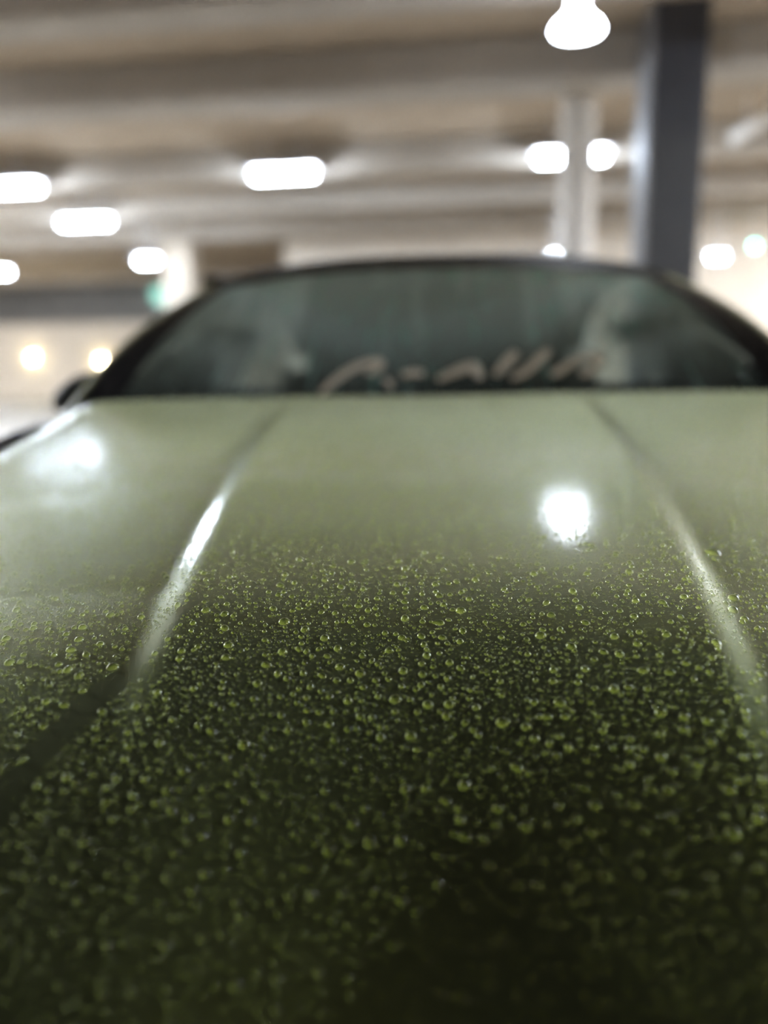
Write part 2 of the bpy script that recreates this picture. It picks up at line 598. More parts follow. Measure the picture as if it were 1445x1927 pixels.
def hanging_signal(px, py, Y, mat, label, r=0.05):
    p = at_depth(px, py, Y)
    root = tag(empty('signal_lamp', p, GR), label, 'lamp')
    bm = bmesh.new()
    add_lathe(bm, [(0, -r), (r * .7, -r * .7), (r, 0), (r * .7, r * .7), (0, r)], 16)
    from_bm('globe', bm, mat, root, True)
    bm = bmesh.new()
    add_cyl(bm, (0, 0, r * .8), (0, 0, r * 1.6), r * .5, 12)
    from_bm('cap', bm, M_METAL, root)
    bm = bmesh.new()
    add_cyl(bm, (0, 0, r * 1.5), (0, 0, ZC - p.z), 0.006, 8)
    from_bm('rod', bm, M_METAL, root)


hanging_signal(1420, 463, 10.8, M_TEAL, 'small round teal lamp at the right edge beside a white strip lamp', 0.03)
# outside the gap of the bay a dim teal lamp on a mast
p = at_depth(302, 556, 19.9)
root = tag(empty('mast_lamp', (p.x, p.y, 0)), 'dim teal lamp in the dark opening left of the pale square column', 'lamp')
bm = bmesh.new()
add_lathe(bm, [(0, -.22), (.18, -.15), (.22, 0), (.18, .15), (0, .22)], 16, (0, 0, p.z))
from_bm('globe', bm, M_TEALDIM, root, True)
bm = bmesh.new()
add_cyl(bm, (0, 0, 0), (0, 0, p.z - 0.2), 0.05, 12)
from_bm('mast', bm, M_METAL, root)

# pale pipe hung under the ceiling on the right
a = at_depth(1378, 262, 6.6)
b_ = at_depth(1470, 205, 6.3)
root = tag(empty('ceiling_pipe', a), 'pale short slanting pipe under the ceiling near the right edge', 'pipe')
bm = bmesh.new()
add_tube(bm, [Vector((0, 0, 0)), (b_ - a) * 0.5, b_ - a], 0.05, 14)
from_bm('pipe', bm, M_WHITE, root, True)
bm = bmesh.new()
d_ = (b_ - a)
for t in (0.3, 0.8):
    q = d_ * t
    bm = bmesh.new()
    add_cyl(bm, q + Vector((0, 0, 0.04)), q + Vector((0, 0, ZC - a.z - d_.z * t)), 0.008, 8)
    from_bm('hanger', bm, M_METAL, root)

# ------------------------------------------------------------------ the car
# slope of the bonnet (degrees) against distance, integrated from its rear edge
SY = np.array([0.20, 0.27, 0.30, 0.36, 0.42, 0.50, 0.58, 0.65, 0.75, 0.85, 1.0, 1.2, 1.4, 1.78, 2.1])
SS = np.array([80, 74, 65, 50, 38, 30, 23, 17, 11, 8.4, 6.7, 4.8, 3.3, 2.4, 2.0])
YG = np.linspace(0.20, 2.1, 1901)
SG = np.tan(np.radians(np.interp(YG, SY, SS)))
ZG = np.concatenate([[0], np.cumsum((SG[1:] + SG[:-1]) / 2 * np.diff(YG))])
ZG += -0.113 - np.interp(1.78, YG, ZG)


def sstep(t):
    t = np.clip(t, 0, 1)
    return t * t * (3 - 2 * t)


def crease(y):
    return np.interp(y, [0.2, 0.45, 0.58, 0.72, 0.9, 1.2, 1.6, 1.9], [0.16, 0.205, 0.220, 0.233, 0.248, 0.274, 0.298, 0.305])


def hood_z(x, y):
    ax = np.abs(x)
    sh = 0.13 * (1 - np.exp(-(x / 0.27) ** 2))
    z = np.interp(np.clip(y + sh, 0.2, 2.1), YG, ZG)
    w = crease(y)
    fade = np.interp(y, [0.2, 0.4, 0.7, 1.5, 1.8], [0.0, 0.1, 0.9, 0.45, 0.12])
    z = z - 0.017 * fade * sstep((ax - w + 0.012) / 0.042)
    o = np.clip(ax - w, 0, None)
    z = z - o ** 2 * np.interp(y, [0.6, 1.0, 1.6], [0.22, 0.13, 0.0])
    z = z - x ** 2 * np.interp(y, [0.4, 1.0, 1.75], [0.12, 0.07, -0.02])
    z = z - 5.0 * np.clip(ax - 0.72, 0, None) ** 2
    return z + CAMZ


def hood_n(x, y):
    e = 0.0015
    dx = (hood_z(x + e, y) - hood_z(x - e, y)) / (2 * e)
    dy = (hood_z(x, y + e) - hood_z(x, y - e)) / (2 * e)
    n = np.stack([-dx, -dy, np.ones_like(dx)], -1)
    return n / np.linalg.norm(n, axis=-1, keepdims=True)


def rear_y(x):
    return 1.80 - 0.12 * (x / 0.78) ** 2


def front_y(x):
    return 0.235 + 0.25 * (np.abs(x) / 0.8) ** 2.2


HW = 0.80
xs = np.concatenate([np.linspace(-HW, -0.34, 70)[:-1], np.linspace(-0.34, 0.34, 271), np.linspace(0.34, HW, 70)[1:]])
ts = np.linspace(0, 1, 300) ** 1.35
X = np.repeat(xs[:, None], len(ts), 1)
Y = front_y(X) + (rear_y(X) - front_y(X)) * ts[None, :]
Z = hood_z(X, Y)
car = tag(empty('car', (0, 1.9, 0)), 'olive green car covered in rain beads, seen over its bonnet', 'car')
CARI = Matrix.Translation((0, -1.9, 0))


def cpart(name, me_or_bm, mat, parent=None, smooth=False, label=None):
    """a part of the car; its mesh is given in world coordinates"""
    parent = parent or car
    if isinstance(me_or_bm, bmesh.types.BMesh):
        bmesh.ops.transform(me_or_bm, matrix=CARI, verts=me_or_bm.verts)
        o = from_bm(name, me_or_bm, mat, parent, smooth)
    else:
        me_or_bm.transform(CARI)
        o = link(name, me_or_bm, mat, parent, smooth)
    if label: o['label'] = label
    return o


# bonnet: outer skin with a folded lip round its rear edge and sides
P = np.stack([X, Y, Z], -1)
lip = P[:, -1:, :] + np.array([0, 0.006, -0.012])
lip2 = P[:, -1:, :] + np.array([0, -0.01, -0.03])
P2 = np.concatenate([P, lip, lip2], 1)
cpart('bonnet', grid_mesh('bonnet', P2), M_PAINT)

# fenders: curved sides below the bonnet
for s in (-1, 1):
    yy = np.linspace(0.50, 1.62, 60)
    prof = [(0.0, -0.004), (0.03, -0.012), (0.065, -0.05), (0.085, -0.12), (0.09, -0.25), (0.085, -0.45)]
    A = np.zeros((len(yy), len(prof), 3))
    for j, (dx, dz) in enumerate(prof):
        A[:, j, 0] = s * (HW + 0.004 + dx)
        A[:, j, 1] = yy
        A[:, j, 2] = hood_z(np.full_like(yy, HW), yy) + dz
    cpart('fender', grid_mesh('fender', A, flip=(s > 0)), M_PAINT)
    # door and sill behind it
    yy = np.linspace(1.63, 3.6, 30)
    A = np.zeros((len(yy), 6, 3))
    for j, (dx, z) in enumerate([(0.02, 0.86), (0.05, 0.80), (0.085, 0.68), (0.09, 0.5), (0.08, 0.34), (0.04, 0.25)]):
        A[:, j, 0] = s * (HW + dx)
        A[:, j, 1] = yy
        A[:, j, 2] = z
    cpart('door', grid_mesh('door', A, flip=(s > 0)), M_PAINT)

# nose: bumper, grille and lamps below the bonnet
fx = np.linspace(-0.86, 0.86, 60)
prof = [(0.0, 0.0), (-0.012, -0.03), (-0.01, -0.1), (0.03, -0.24), (0.10, -0.38)]
A = np.zeros((len(fx), len(prof), 3))
for j, (dy, dz) in enumerate(prof):
    fy = front_y(np.clip(fx, -HW, HW))
    A[:, j, 0] = fx
    A[:, j, 1] = fy + dy - 0.004
    A[:, j, 2] = hood_z(np.clip(fx, -HW, HW), fy) - 0.006 + dz
cpart('bumper', grid_mesh('bumper', A, flip=True), M_PAINT)
gz = float(hood_z(np.array([0.0]), np.array([0.235]))[0])
grille = cpart('grille', (lambda bm: (add_box(bm, (0, 0.225, gz - 0.12), (0.7, 0.03, 0.10), bevel=0.01), bm)[1])(bmesh.new()), M_BLACK)
for k in range(5):
    bm = bmesh.new()
    add_box(bm, (0, 0.205, gz - 0.16 + k * 0.02), (0.66, 0.012, 0.006), bevel=0.002)
    o = cpart('grille_bar', bm, M_METAL, grille)
for s in (-1, 1):
    bm = bmesh.new()
    add_lathe(bm, [(0, 0.05), (0.05, 0.045), (0.085, 0.02), (0.09, 0), (0, 0)], 24)
    bmesh.ops.transform(bm, matrix=Matrix.Translation((s * 0.62, 0.40, gz - 0.10)) @ Matrix.Rotation(R(90), 4, 'X') @ Matrix.Scale(1.5, 4, (1, 0, 0)), verts=bm.verts)
    cpart('headlamp', bm, M_METAL, smooth=True)
    for yw in (0.98, 3.55):
        bm = bmesh.new()
        add_lathe(bm, [(0.19, -0.10), (0.30, -0.10), (0.32, -0.07), (0.32, 0.07), (0.30, 0.10), (0.19, 0.10)], 32)
        T = Matrix.Translation((s * 0.76, yw, 0.32)) @ Matrix.Rotation(R(90), 4, 'Y')
        bmesh.ops.transform(bm, matrix=T, verts=bm.verts)
        wheel = cpart('wheel', bm, M_RUBBER, smooth=True)
        bm = bmesh.new()
        add_cyl(bm, (s * 0.70, yw, 0.32), (s * 0.82, yw, 0.32), 0.06, 16)
        for k in range(5):
            an = k * 2 * math.pi / 5
            add_box(bm, (s * 0.81, yw + 0.11 * math.cos(an), 0.32 + 0.11 * math.sin(an)), (0.03, 0.2, 0.045), Matrix.Rotation(an, 3, 'X'), 0.008)
        cpart('rim', bm, M_METAL, wheel)


# windscreen surface
def ws(u, v, out=0.0):
    u, v = np.asarray(u, float), np.asarray(v, float)
    bx, by, bz = 0.775 * u, 1.90 - 0.20 * u ** 2, CAMZ - 0.20 + 0 * u
    tx, ty, tz = 0.565 * u, 2.32 - 0.13 * u ** 2, CAMZ + 0.215 - 0.055 * np.abs(u) ** 2.6
    z = bz + (tz - bz) * v + 0.030 * np.sin(math.pi * v)
    y = by + (ty - by) * v - 0.012 * np.sin(math.pi * v)
    x = bx + (tx - bx) * v + 0.022 * u * np.sin(math.pi * v)
    n = np.array([0, -0.68, 0.73])
    return np.stack([x + n[0] * out, y + n[1] * out, z + n[2] * out], -1)


def ws_patch(us, vs, out):
    U, V = np.meshgrid(us, vs, indexing='ij')
    return ws(U, V, out)


glass = cpart('windscreen', grid_mesh('windscreen', ws_patch(np.linspace(-0.985, 0.985, 60), np.linspace(-0.05, 0.985, 24), 0.0), flip=False), M_GLASS)
for s in (-1, 1):
    us = np.linspace(0.965, 1.07, 6) * s
    cpart('windscreen_seal', grid_mesh('windscreen_seal', ws_patch(us, np.linspace(-0.05, 1.03, 24), 0.006), flip=(s < 0)), M_BLACK)
    # painted pillar: turns from the seal to the side of the car
    vs = np.linspace(0.0, 1.04, 24)
    A = np.zeros((5, len(vs), 3))
    e = ws(np.full_like(vs, 1.07 * s), vs, 0.006)
    for j, (dx, dy, dz) in enumerate([(0, 0, 0), (0.014, 0.004, 0.004), (0.030, 0.02, -0.004), (0.044, 0.05, -0.03), (0.055, 0.12, -0.09)]):
        A[j] = e + np.array([s * dx, dy, dz])
    cpart('pillar', grid_mesh('pillar', A, flip=(s < 0)), M_PAINT)
    # side window glass behind the pillar
    A = np.zeros((2, len(vs), 3))
    A[0] = e + np.array([s * 0.055, 0.125, -0.092])
    A[1] = A[0].copy()
    A[1, :, 1] = 3.3
    A[:, :, 2] = np.maximum(A[:, :, 2], 0.84)
    cpart('side_window', grid_mesh('side_window', A, flip=(s < 0)), M_TINT)
# header band and roof
cpart('header_seal', grid_mesh('header_seal', ws_patch(np.linspace(-1.07, 1.07, 50), np.linspace(0.965, 1.03, 4), 0.006)), M_BLACK)
u = np.linspace(-1.09, 1.09, 50)
e = ws(u, np.full_like(u, 1.03), 0.006)
roof = []
for (dy, dz) in [(0, 0), (0.03, 0.014), (0.10, 0.028), (0.3, 0.045), (0.6, 0.045), (0.95, 0.015), (1.2, -0.06), (1.4, -0.2)]:
    q = e.copy()
    q[:, 1] = e[:, 1] + dy
    q[:, 2] = e[:, 2] + dz
    q[:, 0] = e[:, 0] * (1 + 0.03 * min(dy / 0.3, 1))
    roof.append(q)
M_ROOF = noise_mat('dark_roof_paint', (0.02, 0.022, 0.016), (0.03, 0.033, 0.022), 4, 0.6)
M_ROOF.node_tree.nodes['Principled BSDF'].inputs['Specular IOR Level'].default_value = 0.1
cpart('roof', grid_mesh('roof', np.stack(roof, 1)), M_ROOF)
bm = bmesh.new()
p = at_depth(412, 531, 2.55)
add_box(bm, (p.x, p.y, p.z - 0.004), (0.07, 0.16, 0.035), bevel=0.010)
cpart('roof_rail_foot', bm, M_BLACK)

# cowl, wipers, dashboard, seats
bm = bmesh.new()
A = np.zeros((50, 4, 3))
u = np.linspace(-0.98, 0.98, 50)
for j, (dy, dz) in enumerate([(-0.16, -0.03), (-0.07, -0.045), (-0.01, -0.02), (0.03, 0.0)]):
    q = ws(u, np.full_like(u, 0.05))
    A[:, j] = q + np.array([0, dy, dz - 0.02])
bm.free()
cpart('cowl', grid_mesh('cowl', A), M_BLACK)
for s0, s1 in ((-0.62, 0.02), (-0.02, 0.6)):
    pts = [Vector(ws(s0 + (s1 - s0) * t, 0.075 + 0.03 * math.sin(math.pi * t), 0.012)) for t in np.linspace(0, 1, 12)]
    bm = bmesh.new()
    add_tube(bm, pts, 0.006, 8)
    cpart('wiper', bm, M_BLACK, smooth=True)
bm = bmesh.new()
A = np.zeros((40, 5, 3))
u = np.linspace(-0.9, 0.9, 40)
for j, (dy, z) in enumerate([(0.04, -0.19), (0.2, -0.13), (0.42, -0.11), (0.56, -0.13), (0.6, -0.4)]):
    q = ws(u, np.full_like(u, 0.0))
    A[:, j, 0] = q[:, 0]
    A[:, j, 1] = q[:, 1] + dy
    A[:, j, 2] = CAMZ + z
bm.free()
cpart('dashboard', grid_mesh('dashboard', A), M_DASH)
for s in (-1, 1):
    bm = bmesh.new()
    add_box(bm, (s * 0.33, 3.0, 0.72), (0.46, 0.14, 0.62), Matrix.Rotation(R(-14), 3, 'X'), 0.05)
    add_box(bm, (s * 0.33, 2.82, 0.42), (0.48, 0.5, 0.14), None, 0.05)
    seat = cpart('seat', bm, M_SEAT, smooth=True)
    bm = bmesh.new()
    add_box(bm, (s * 0.33, 3.09, 1.11), (0.26, 0.09, 0.17), Matrix.Rotation(R(-10), 3, 'X'), 0.035)
    cpart('headrest', bm, M_SEAT, seat, True)
bm = bmesh.new()
add_box(bm, (0, 3.70, 0.95), (1.2, 0.05, 0.5), bevel=0.02)
add_box(bm, (0, 2.75, 0.24), (1.5, 2.3, 0.06), bevel=0.02)
add_box(bm, (0, 3.72, 0.62), (1.45, 0.05, 0.8), bevel=0.02)
cpart('cabin_lining', bm, M_DASH)
bm = bmesh.new()
p = Vector(ws(0.02, 0.90, -0.05))
add_box(bm, p, (0.19, 0.03, 0.055), bevel=0.012)
cpart('rear_view_mirror', bm, M_BLACK)

# door mirror on the left: a rounded green shell on a stalk
bm = bmesh.new()
bmesh.ops.create_uvsphere(bm, u_segments=24, v_segments=14, radius=1.0)
p = at_depth(148, 738, 1.98)
bmesh.ops.transform(bm, matrix=Matrix.Translation(p) @ Matrix.Rotation(R(-30), 4, 'Y') @ Matrix.Diagonal((0.075, 0.055, 0.036, 1)), verts=bm.verts)
mir = cpart('door_mirror', bm, M_ROOF, smooth=True)
bm = bmesh.new()
add_tube(bm, [p + Vector((0.03, 0, -0.01)), p + Vector((0.09, 0.0, -0.035)), p + Vector((0.17, 0.01, -0.07))], 0.014, 10)
cpart('mirror_stalk', bm, M_BLACK, mir, True)
# black strip with wet highlights along the left shoulder of the fender
bm = bmesh.new()
pts = [at_depth(x, y, d) for (x, y, d) in ((-60, 868, 1.36), (-10, 846, 1.43), (35, 825, 1.5), (70, 811, 1.56), (96, 801, 1.6))]
add_tube(bm, pts, [0.017, 0.017, 0.016, 0.013, 0.006], 12)
cpart('fender_trim', bm, M_BLACK, smooth=True, label='black strip along the fender shoulder')

# pale lettering on the foot of the windscreen; each stroke is one brush mark
strokes = [  # (x, y, half width in photo pixels) read off the blurred script
    [(603, 742, 5), (625, 722, 8), (655, 700, 9), (690, 685, 9), (712, 682, 9), (712, 694, 8), (690, 706, 6)],
    [(724, 716, 5), (731, 722, 7), (736, 732, 5)],
    [(756, 708, 7), (778, 703, 9), (798, 706, 7)],
    [(822, 716, 6), (845, 706, 9), (878, 693, 11), (893, 690, 9), (898, 704, 9), (905, 714, 6)],
    [(931, 708, 6), (945, 692, 9), (960, 675, 9), (972, 665, 8)],
    [(962, 715, 5), (985, 703, 9), (1010, 682, 9), (1028, 665, 9), (1034, 665, 6)],
    [(1036, 706, 8), (1052, 700, 9), (1066, 690, 8), (1088, 678, 9), (1112, 672, 10), (1126, 672, 10), (1126, 684, 9), (1108, 700, 9), (1092, 708, 6)],
]


def on_screen_glass(px, py):
    """the point of the windscreen on a sight line"""
    d = ray(px, py)
    best = None
    lo, hi = 1.6, 2.6
    for _ in range(40):
        mid = (lo + hi) / 2
        p = Vector((0, 0, CAMZ)) + d * (mid / d.y)
        # find v by height, u by x, then compare depth
        v = 0.3
        u_ = 0.0
        for _k in range(12):
            q = ws(u_, v)
            v += (p.z - q[2]) / 0.42
            u_ += (p.x - q[0]) / 0.7
        if ws(u_, v)[1] > p.y: lo = mid
        else: hi = mid
    return u_, v


for st in strokes:
    L_, R_ = [], []
    uv = [(*on_screen_glass(x, y), w / F * 2.0 / 0.7) for x, y, w in st]
    pts = []
    for i in range(len(uv) - 1):          # smooth the brush line
        for t in np.linspace(0, 1, 5)[:-1]:
            a, b2 = np.array(uv[i]), np.array(uv[i + 1])
            m0 = (np.array(uv[i + 1]) - np.array(uv[max(i - 1, 0)])) / 2
            m1 = (np.array(uv[min(i + 2, len(uv) - 1)]) - a) / 2
            pts.append((2 * t**3 - 3 * t**2 + 1) * a + (t**3 - 2 * t**2 + t) * m0 + (-2 * t**3 + 3 * t**2) * b2 + (t**3 - t**2) * m1)
    pts.append(np.array(uv[-1]))
    bm = bmesh.new()
    prev = None
    W3 = [Vector(ws(q[0], q[1], 0.003)) for q in pts]
    nn = Vector((0, -0.68, 0.73))
    for i, q in enumerate(W3):
        t = (W3[min(i + 1, len(W3) - 1)] - W3[max(i - 1, 0)]).normalized()
        sd = t.cross(nn).normalized()
        w = pts[i][2] * 0.7
        ring = [bm.verts.new(q + sd * w * 1.0), bm.verts.new(q + sd * w * 0.9 + nn * 0.0012), bm.verts.new(q - sd * w * 0.9 + nn * 0.0012), bm.verts.new(q - sd * w)]
        if prev:
            for k in range(3): bm.faces.new((prev[k], prev[k + 1], ring[k + 1], ring[k]))
        prev = ring
    cpart('lettering', bm, M_LET, glass)

# ------------------------------------------------------------------ water beads
MARKS = [  # (origin x, origin y, zoom, rows of x, y, width): beads read off the photograph
 (500, 1000, 3.6125, "268,667,66 403,725,68 115,820,68 507,922,70 643,967,72 490,797,60 226,800,58 582,208,62 903,205,58 947,255,66 1083,145,58 1183,180,62 230,190,60 100,368,60 195,352,52 403,333,54 590,340,54 512,378,58 665,394,52 893,363,56 1035,302,56 1153,360,60 1298,342,58 1425,330,60 865,420,52 950,418,56 1063,427,50 1178,436,62 1330,415,52 757,458,50 631,507,60 697,538,54 945,480,54 1078,518,60 1210,500,52 1384,462,54 1327,541,72 947,593,66 1066,613,50 577,614,50 690,635,54 1340,676,62 812,692,50 928,725,56 1058,713,60 1200,722,56 1321,748,54 52,525,60 226,523,50 378,549,50 413,510,54 473,557,50 312,478,48 88,431,52 179,442,50 22,412,48 132,297,56 329,313,48 118,228,52 301,222,48 387,268,48 840,811,60 1095,842,60 657,846,52 420,848,52 318,848,50 1075,770,52 5,908,68 84,968,62 256,962,58 384,980,60 147,1000,58 935,948,70 1062,900,54 1250,892,60 1325,930,62 1066,972,60 1235,1001,56 723,880,50 484,1014,56 577,1012,54 750,1012,56 306,1056,60 227,1072,50 376,1088,50 665,1060,54 1057,1043,58 1190,1056,52 435,1123,54 279,1130,56 102,1125,54 213,1166,50 560,1152,70 766,1123,54 1103,1180,80 1248,1176,80 1432,1195,64 983,1142,50 287,1218,62 107,1250,64 366,1230,60 645,1262,66 725,1265,62 279,1298,68 432,1312,72 158,1350,70 784,1402,78 987,1392,84 470,1418,66 880,1225,58 1230,1258,68 1358,1300,64 782,1330,60"),
 (945, 950, 2.89, "208,711,60 375,769,62 550,799,50 637,812,56 766,901,62 912,911,58 608,1001,66 686,991,50 1165,752,60 1257,510,62 1254,574,62 1318,623,50 1410,921,60 1361,969,50 1400,1062,60 314,1078,68 173,1073,52 862,1130,72 988,1152,62 1117,1174,64 343,1153,54 245,1154,56 129,1208,62 987,1222,60 1184,1236,50 1137,1290,64 863,1372,72 1080,1328,56 693,1325,62 767,1330,58 692,1412,64 360,1320,62 82,1431,78 860,1247,60 1063,1413,66 505,1636,76 713,1633,74 904,1552,72 446,1541,64 816,1546,64 625,1580,62 926,1452,62 1240,1550,76 1398,1695,82 1420,1490,70 1287,1500,64 230,178,50 490,222,50 690,365,50 383,471,52 463,375,46 172,376,50 725,523,46 870,530,46 988,502,48 717,607,48 266,600,48 241,533,48 420,560,46 452,641,46 610,717,50 745,693,42 893,707,48 735,757,50 857,817,46 999,861,50 1140,830,48 1072,886,46 278,898,48 449,893,50 275,958,50 176,1270,58 257,1298,54 500,1318,54 547,1228,54 1323,1122,58 1385,1360,52 1360,1298,54 1430,1240,60 400,1705,66 918,1700,68"),
 (0, 950, 2.89, "52,858,60 90,571,52 386,790,52 470,815,50 371,897,56 430,930,56 450,1010,50 252,1070,54 349,1088,60 162,1142,50 236,1203,56 556,1124,56 741,1094,60 856,1018,50 904,1055,46 634,1180,50 695,1238,54 744,1184,48 870,1295,60 1330,1303,76 1152,1230,60 1081,1200,50 1160,1082,50 1275,1083,48 1206,1108,46 680,1380,58 1243,763,56 1230,830,52 1120,575,52 1222,670,52 1222,594,50 988,794,48 977,836,48 966,545,48 767,612,46 766,460,46 600,600,50 430,732,50 450,668,48 260,675,42 182,672,44 34,728,52 38,672,44 545,757,42 1053,1000,46 1402,972,56 365,1480,70 410,1510,54 580,1535,60 265,1552,52 350,1555,50 1000,1446,68 790,1490,60 725,1578,64 912,1552,66 1112,1543,62 1255,1518,62 1237,1372,54 582,1618,70 852,1620,64 935,1660,70 715,1652,60 215,1688,56 1248,1702,68 1340,1608,58 700,1312,54 520,1210,50"),
 (0, 1450, 2.0, "242,228,44 318,270,52 112,330,42 413,390,44 490,356,40 628,402,44 773,390,50 728,452,52 910,312,50 865,182,50 708,180,46 646,150,46 1240,302,56 1393,270,56 1330,202,50 1152,366,48 298,488,50 500,480,44 210,606,50 402,658,50 628,662,56 400,556,44 908,550,52 1090,473,48 1174,470,50 890,812,56 495,838,48 640,887,48 253,887,44 1200,763,52 1042,788,50 972,762,48 763,632,48 100,403,42 92,497,40 74,562,40 590,120,42 945,190,44 566,294,40 500,142,40 1320,340,44"),
 (722, 1450, 2.0, "83,70,50 305,55,54 158,68,44 234,115,50 430,143,46 288,185,50 308,250,52 377,255,50 66,262,54 754,66,48 797,130,50 940,130,54 1081,176,50 535,213,52 725,183,50 780,232,52 682,270,52 980,228,48 834,396,60 1089,388,56 1228,400,52 1007,70,48 1072,72,50 1303,72,56 1411,180,58 1169,254,46 1249,250,46 1410,368,52 1383,460,54 722,356,48 400,358,48 208,322,48 511,433,50 576,433,54 693,443,50 318,510,52 68,490,54 1117,464,54 1265,522,44 204,428,48 497,535,48 608,570,48 815,655,52 1060,630,46 445,642,50 38,662,52 297,857,60 505,850,44 1130,700,36 1075,722,40 460,380,44 961,388,44 841,752,34 960,735,34 1150,890,32"),
]
SPECIAL = [  # px, py, width px, length ratio along x, turn (deg), kind, label
 (828, 1172, 17, 1.55, 0, 'tear', 'flat teardrop bead with its thin tail to the left, right of the bonnet centre'),
 (45, 1428, 15, 1.9, 62, 'tear', 'long upright slanting drop on the left beside the wiped bare streak'),
 (535, 1170, 22, 1.0, 0, 'round', 'broad round bead standing alone, right of the head of the bare streak'),
 (744, 1316, 23, 1.0, 0, 'round', 'big round bead in the very middle, just below the sharpest beads'),
 (945, 1360, 24, 1.15, 20, 'merged', 'large bead fused with a smaller one, right of the middle'),
 (1344, 1041, 24, 1.25, -20, 'tear', 'slanting oval bead far up right of the right crease'),
 (212, 1255, 21, 1.15, 15, 'round', 'large oval bead on the left rim of the bare streak'),
 (1379, 1568, 31, 1.0, 0, 'round', 'largest blurred bead near the right edge below the middle'),
]

# the bare streak that a hand or a running drop left, from the left crease down to the left edge
STREAK = [(372, 1128, 8), (340, 1150, 15), (300, 1195, 17), (262, 1240, 18), (215, 1285, 25), (170, 1320, 30), (120, 1375, 30), (70, 1420, 28), (30, 1475, 30), (-10, 1530, 34), (-60, 1590, 36)]


def on_bonnet(px, py):
    d = ray(px, py)
    d = np.array(d)
    if d[1] <= 0.02: return None
    t = np.linspace(0.2, 2.2, 800) / max(d[1], 1e-6)
    pts = d[None, :] * t[:, None]
    z = hood_z(pts[:, 0], np.clip(pts[:, 1], 0.2, 2.1)) - CAMZ
    below = np.nonzero(pts[:, 2] < z)[0]
    if not len(below): return None
    k = below[0]
    if k == 0: return None
    a, b = t[k - 1], t[k]
    for _ in range(20):
        m = (a + b) / 2
        q = d * m
        if q[2] < float(hood_z(np.array([q[0]]), np.array([q[1]]))[0]) - CAMZ: b = m
        else: a = m
    q = d * b
    if abs(q[0]) > HW - 0.01: return None
    return q[0], q[1], b            # b is the depth along the optical axis


beads = []
for ox, oy, zf, s in MARKS:
    for tok in s.split():
        x, y, w = [float(v) for v in tok.split(',')]
        px, py = ox + x / zf, oy + y / zf
        h = on_bonnet(px, py)
        if h is None: continue
        blur = 50 * abs(1 - 0.655 / h[2]) * 0.55
        wpx = max(w / zf - blur * 0.6, w / zf * 0.7)
        beads.append((h[0], h[1], wpx / F * h[2] / 2))
uniq = []
for b in sorted(beads, key=lambda q: -q[2]):
    if all((b[0] - c[0]) ** 2 + (b[1] - c[1]) ** 2 > (0.8 * (b[2] + c[2])) ** 2 for c in uniq):
        uniq.append(b)
specials = []
for px, py, w, ratio, turn, kind, label in SPECIAL:
    h = on_bonnet(px, py)
    if h is None: continue
    specials.append((h[0], h[1], w / F * h[2] / 2, ratio, turn, kind, label))
uniq = [b for b in uniq if all((b[0] - c[0]) ** 2 + (b[1] - c[1]) ** 2 > (b[2] + c[2] * c[3]) ** 2 for c in specials)]

stk = []
for px, py, w in STREAK:
    h = on_bonnet(px, py)
    if h: stk.append((h[0], h[1], w / F * h[2]))
stk = np.array(stk)


def streak_dist(x, y):
    """signed distance to the bare streak's edge (negative inside)"""
    d = np.full(x.shape, 9.0)
    for a, b in zip(stk, stk[1:]):
        ab = b[:2] - a[:2]
        t = np.clip(((x - a[0]) * ab[0] + (y - a[1]) * ab[1]) / (ab @ ab), 0, 1)
        q = np.hypot(x - a[0] - t * ab[0], y - a[1] - t * ab[1]) - (a[2] + (b[2] - a[2]) * t)
        d = np.minimum(d, q)
    return d


def bead_shape(seg, rings, hgt, irr=0.0, seed=0, tail=0.0):
    """unit bead: radius 1, open dome that reaches a little under the surface"""
    rs = np.random.default_rng(seed)
    Rr = (1 + hgt * hgt) / (2 * hgt)
    zc = hgt - Rr
    th0 = math.acos(np.clip(-zc / Rr, -1, 1))
    th1 = th0 + 0.10
    V = [(0, 0, hgt)]
    ph = np.arange(seg) * 2 * math.pi / seg
    w = 1 + irr * (rs.normal() * np.cos(2 * ph + rs.random() * 6) + 0.5 * rs.normal() * np.cos(3 * ph + rs.random() * 6))
    for k in range(1, rings + 1):
        th = th1 * (k / rings) ** 0.9
        r = Rr * math.sin(th)
        for j in range(seg):
            x = r * w[j] * math.cos(ph[j])
            y = r * w[j] * math.sin(ph[j])
            if tail > 0 and x < 0:
                x *= 1 + tail
                y *= 1 - 0.55 * min(1, (-x / (1 + tail)) ** 1.3)
            V.append((x, y, zc + Rr * math.cos(th)))
    T = []
    for j in range(seg):
        T.append((0, 1 + j, 1 + (j + 1) % seg))
    for k in range(rings - 1):
        a0, b0 = 1 + k * seg, 1 + (k + 1) * seg
        for j in range(seg):
            j2 = (j + 1) % seg
            T.append((a0 + j, b0 + j, b0 + j2))
            T.append((a0 + j, b0 + j2, a0 + j2))
    return np.array(V), np.array(T)


def frames(x, y, ang, tilt_noise=0.0):
    n = hood_n(x, y)
    t = np.stack([np.cos(ang), np.sin(ang), np.zeros_like(ang)], -1)
    t = t - n * (t * n).sum(-1, keepdims=True)
    t /= np.linalg.norm(t, axis=-1, keepdims=True)
    b = np.cross(n, t)
    return t, b, n


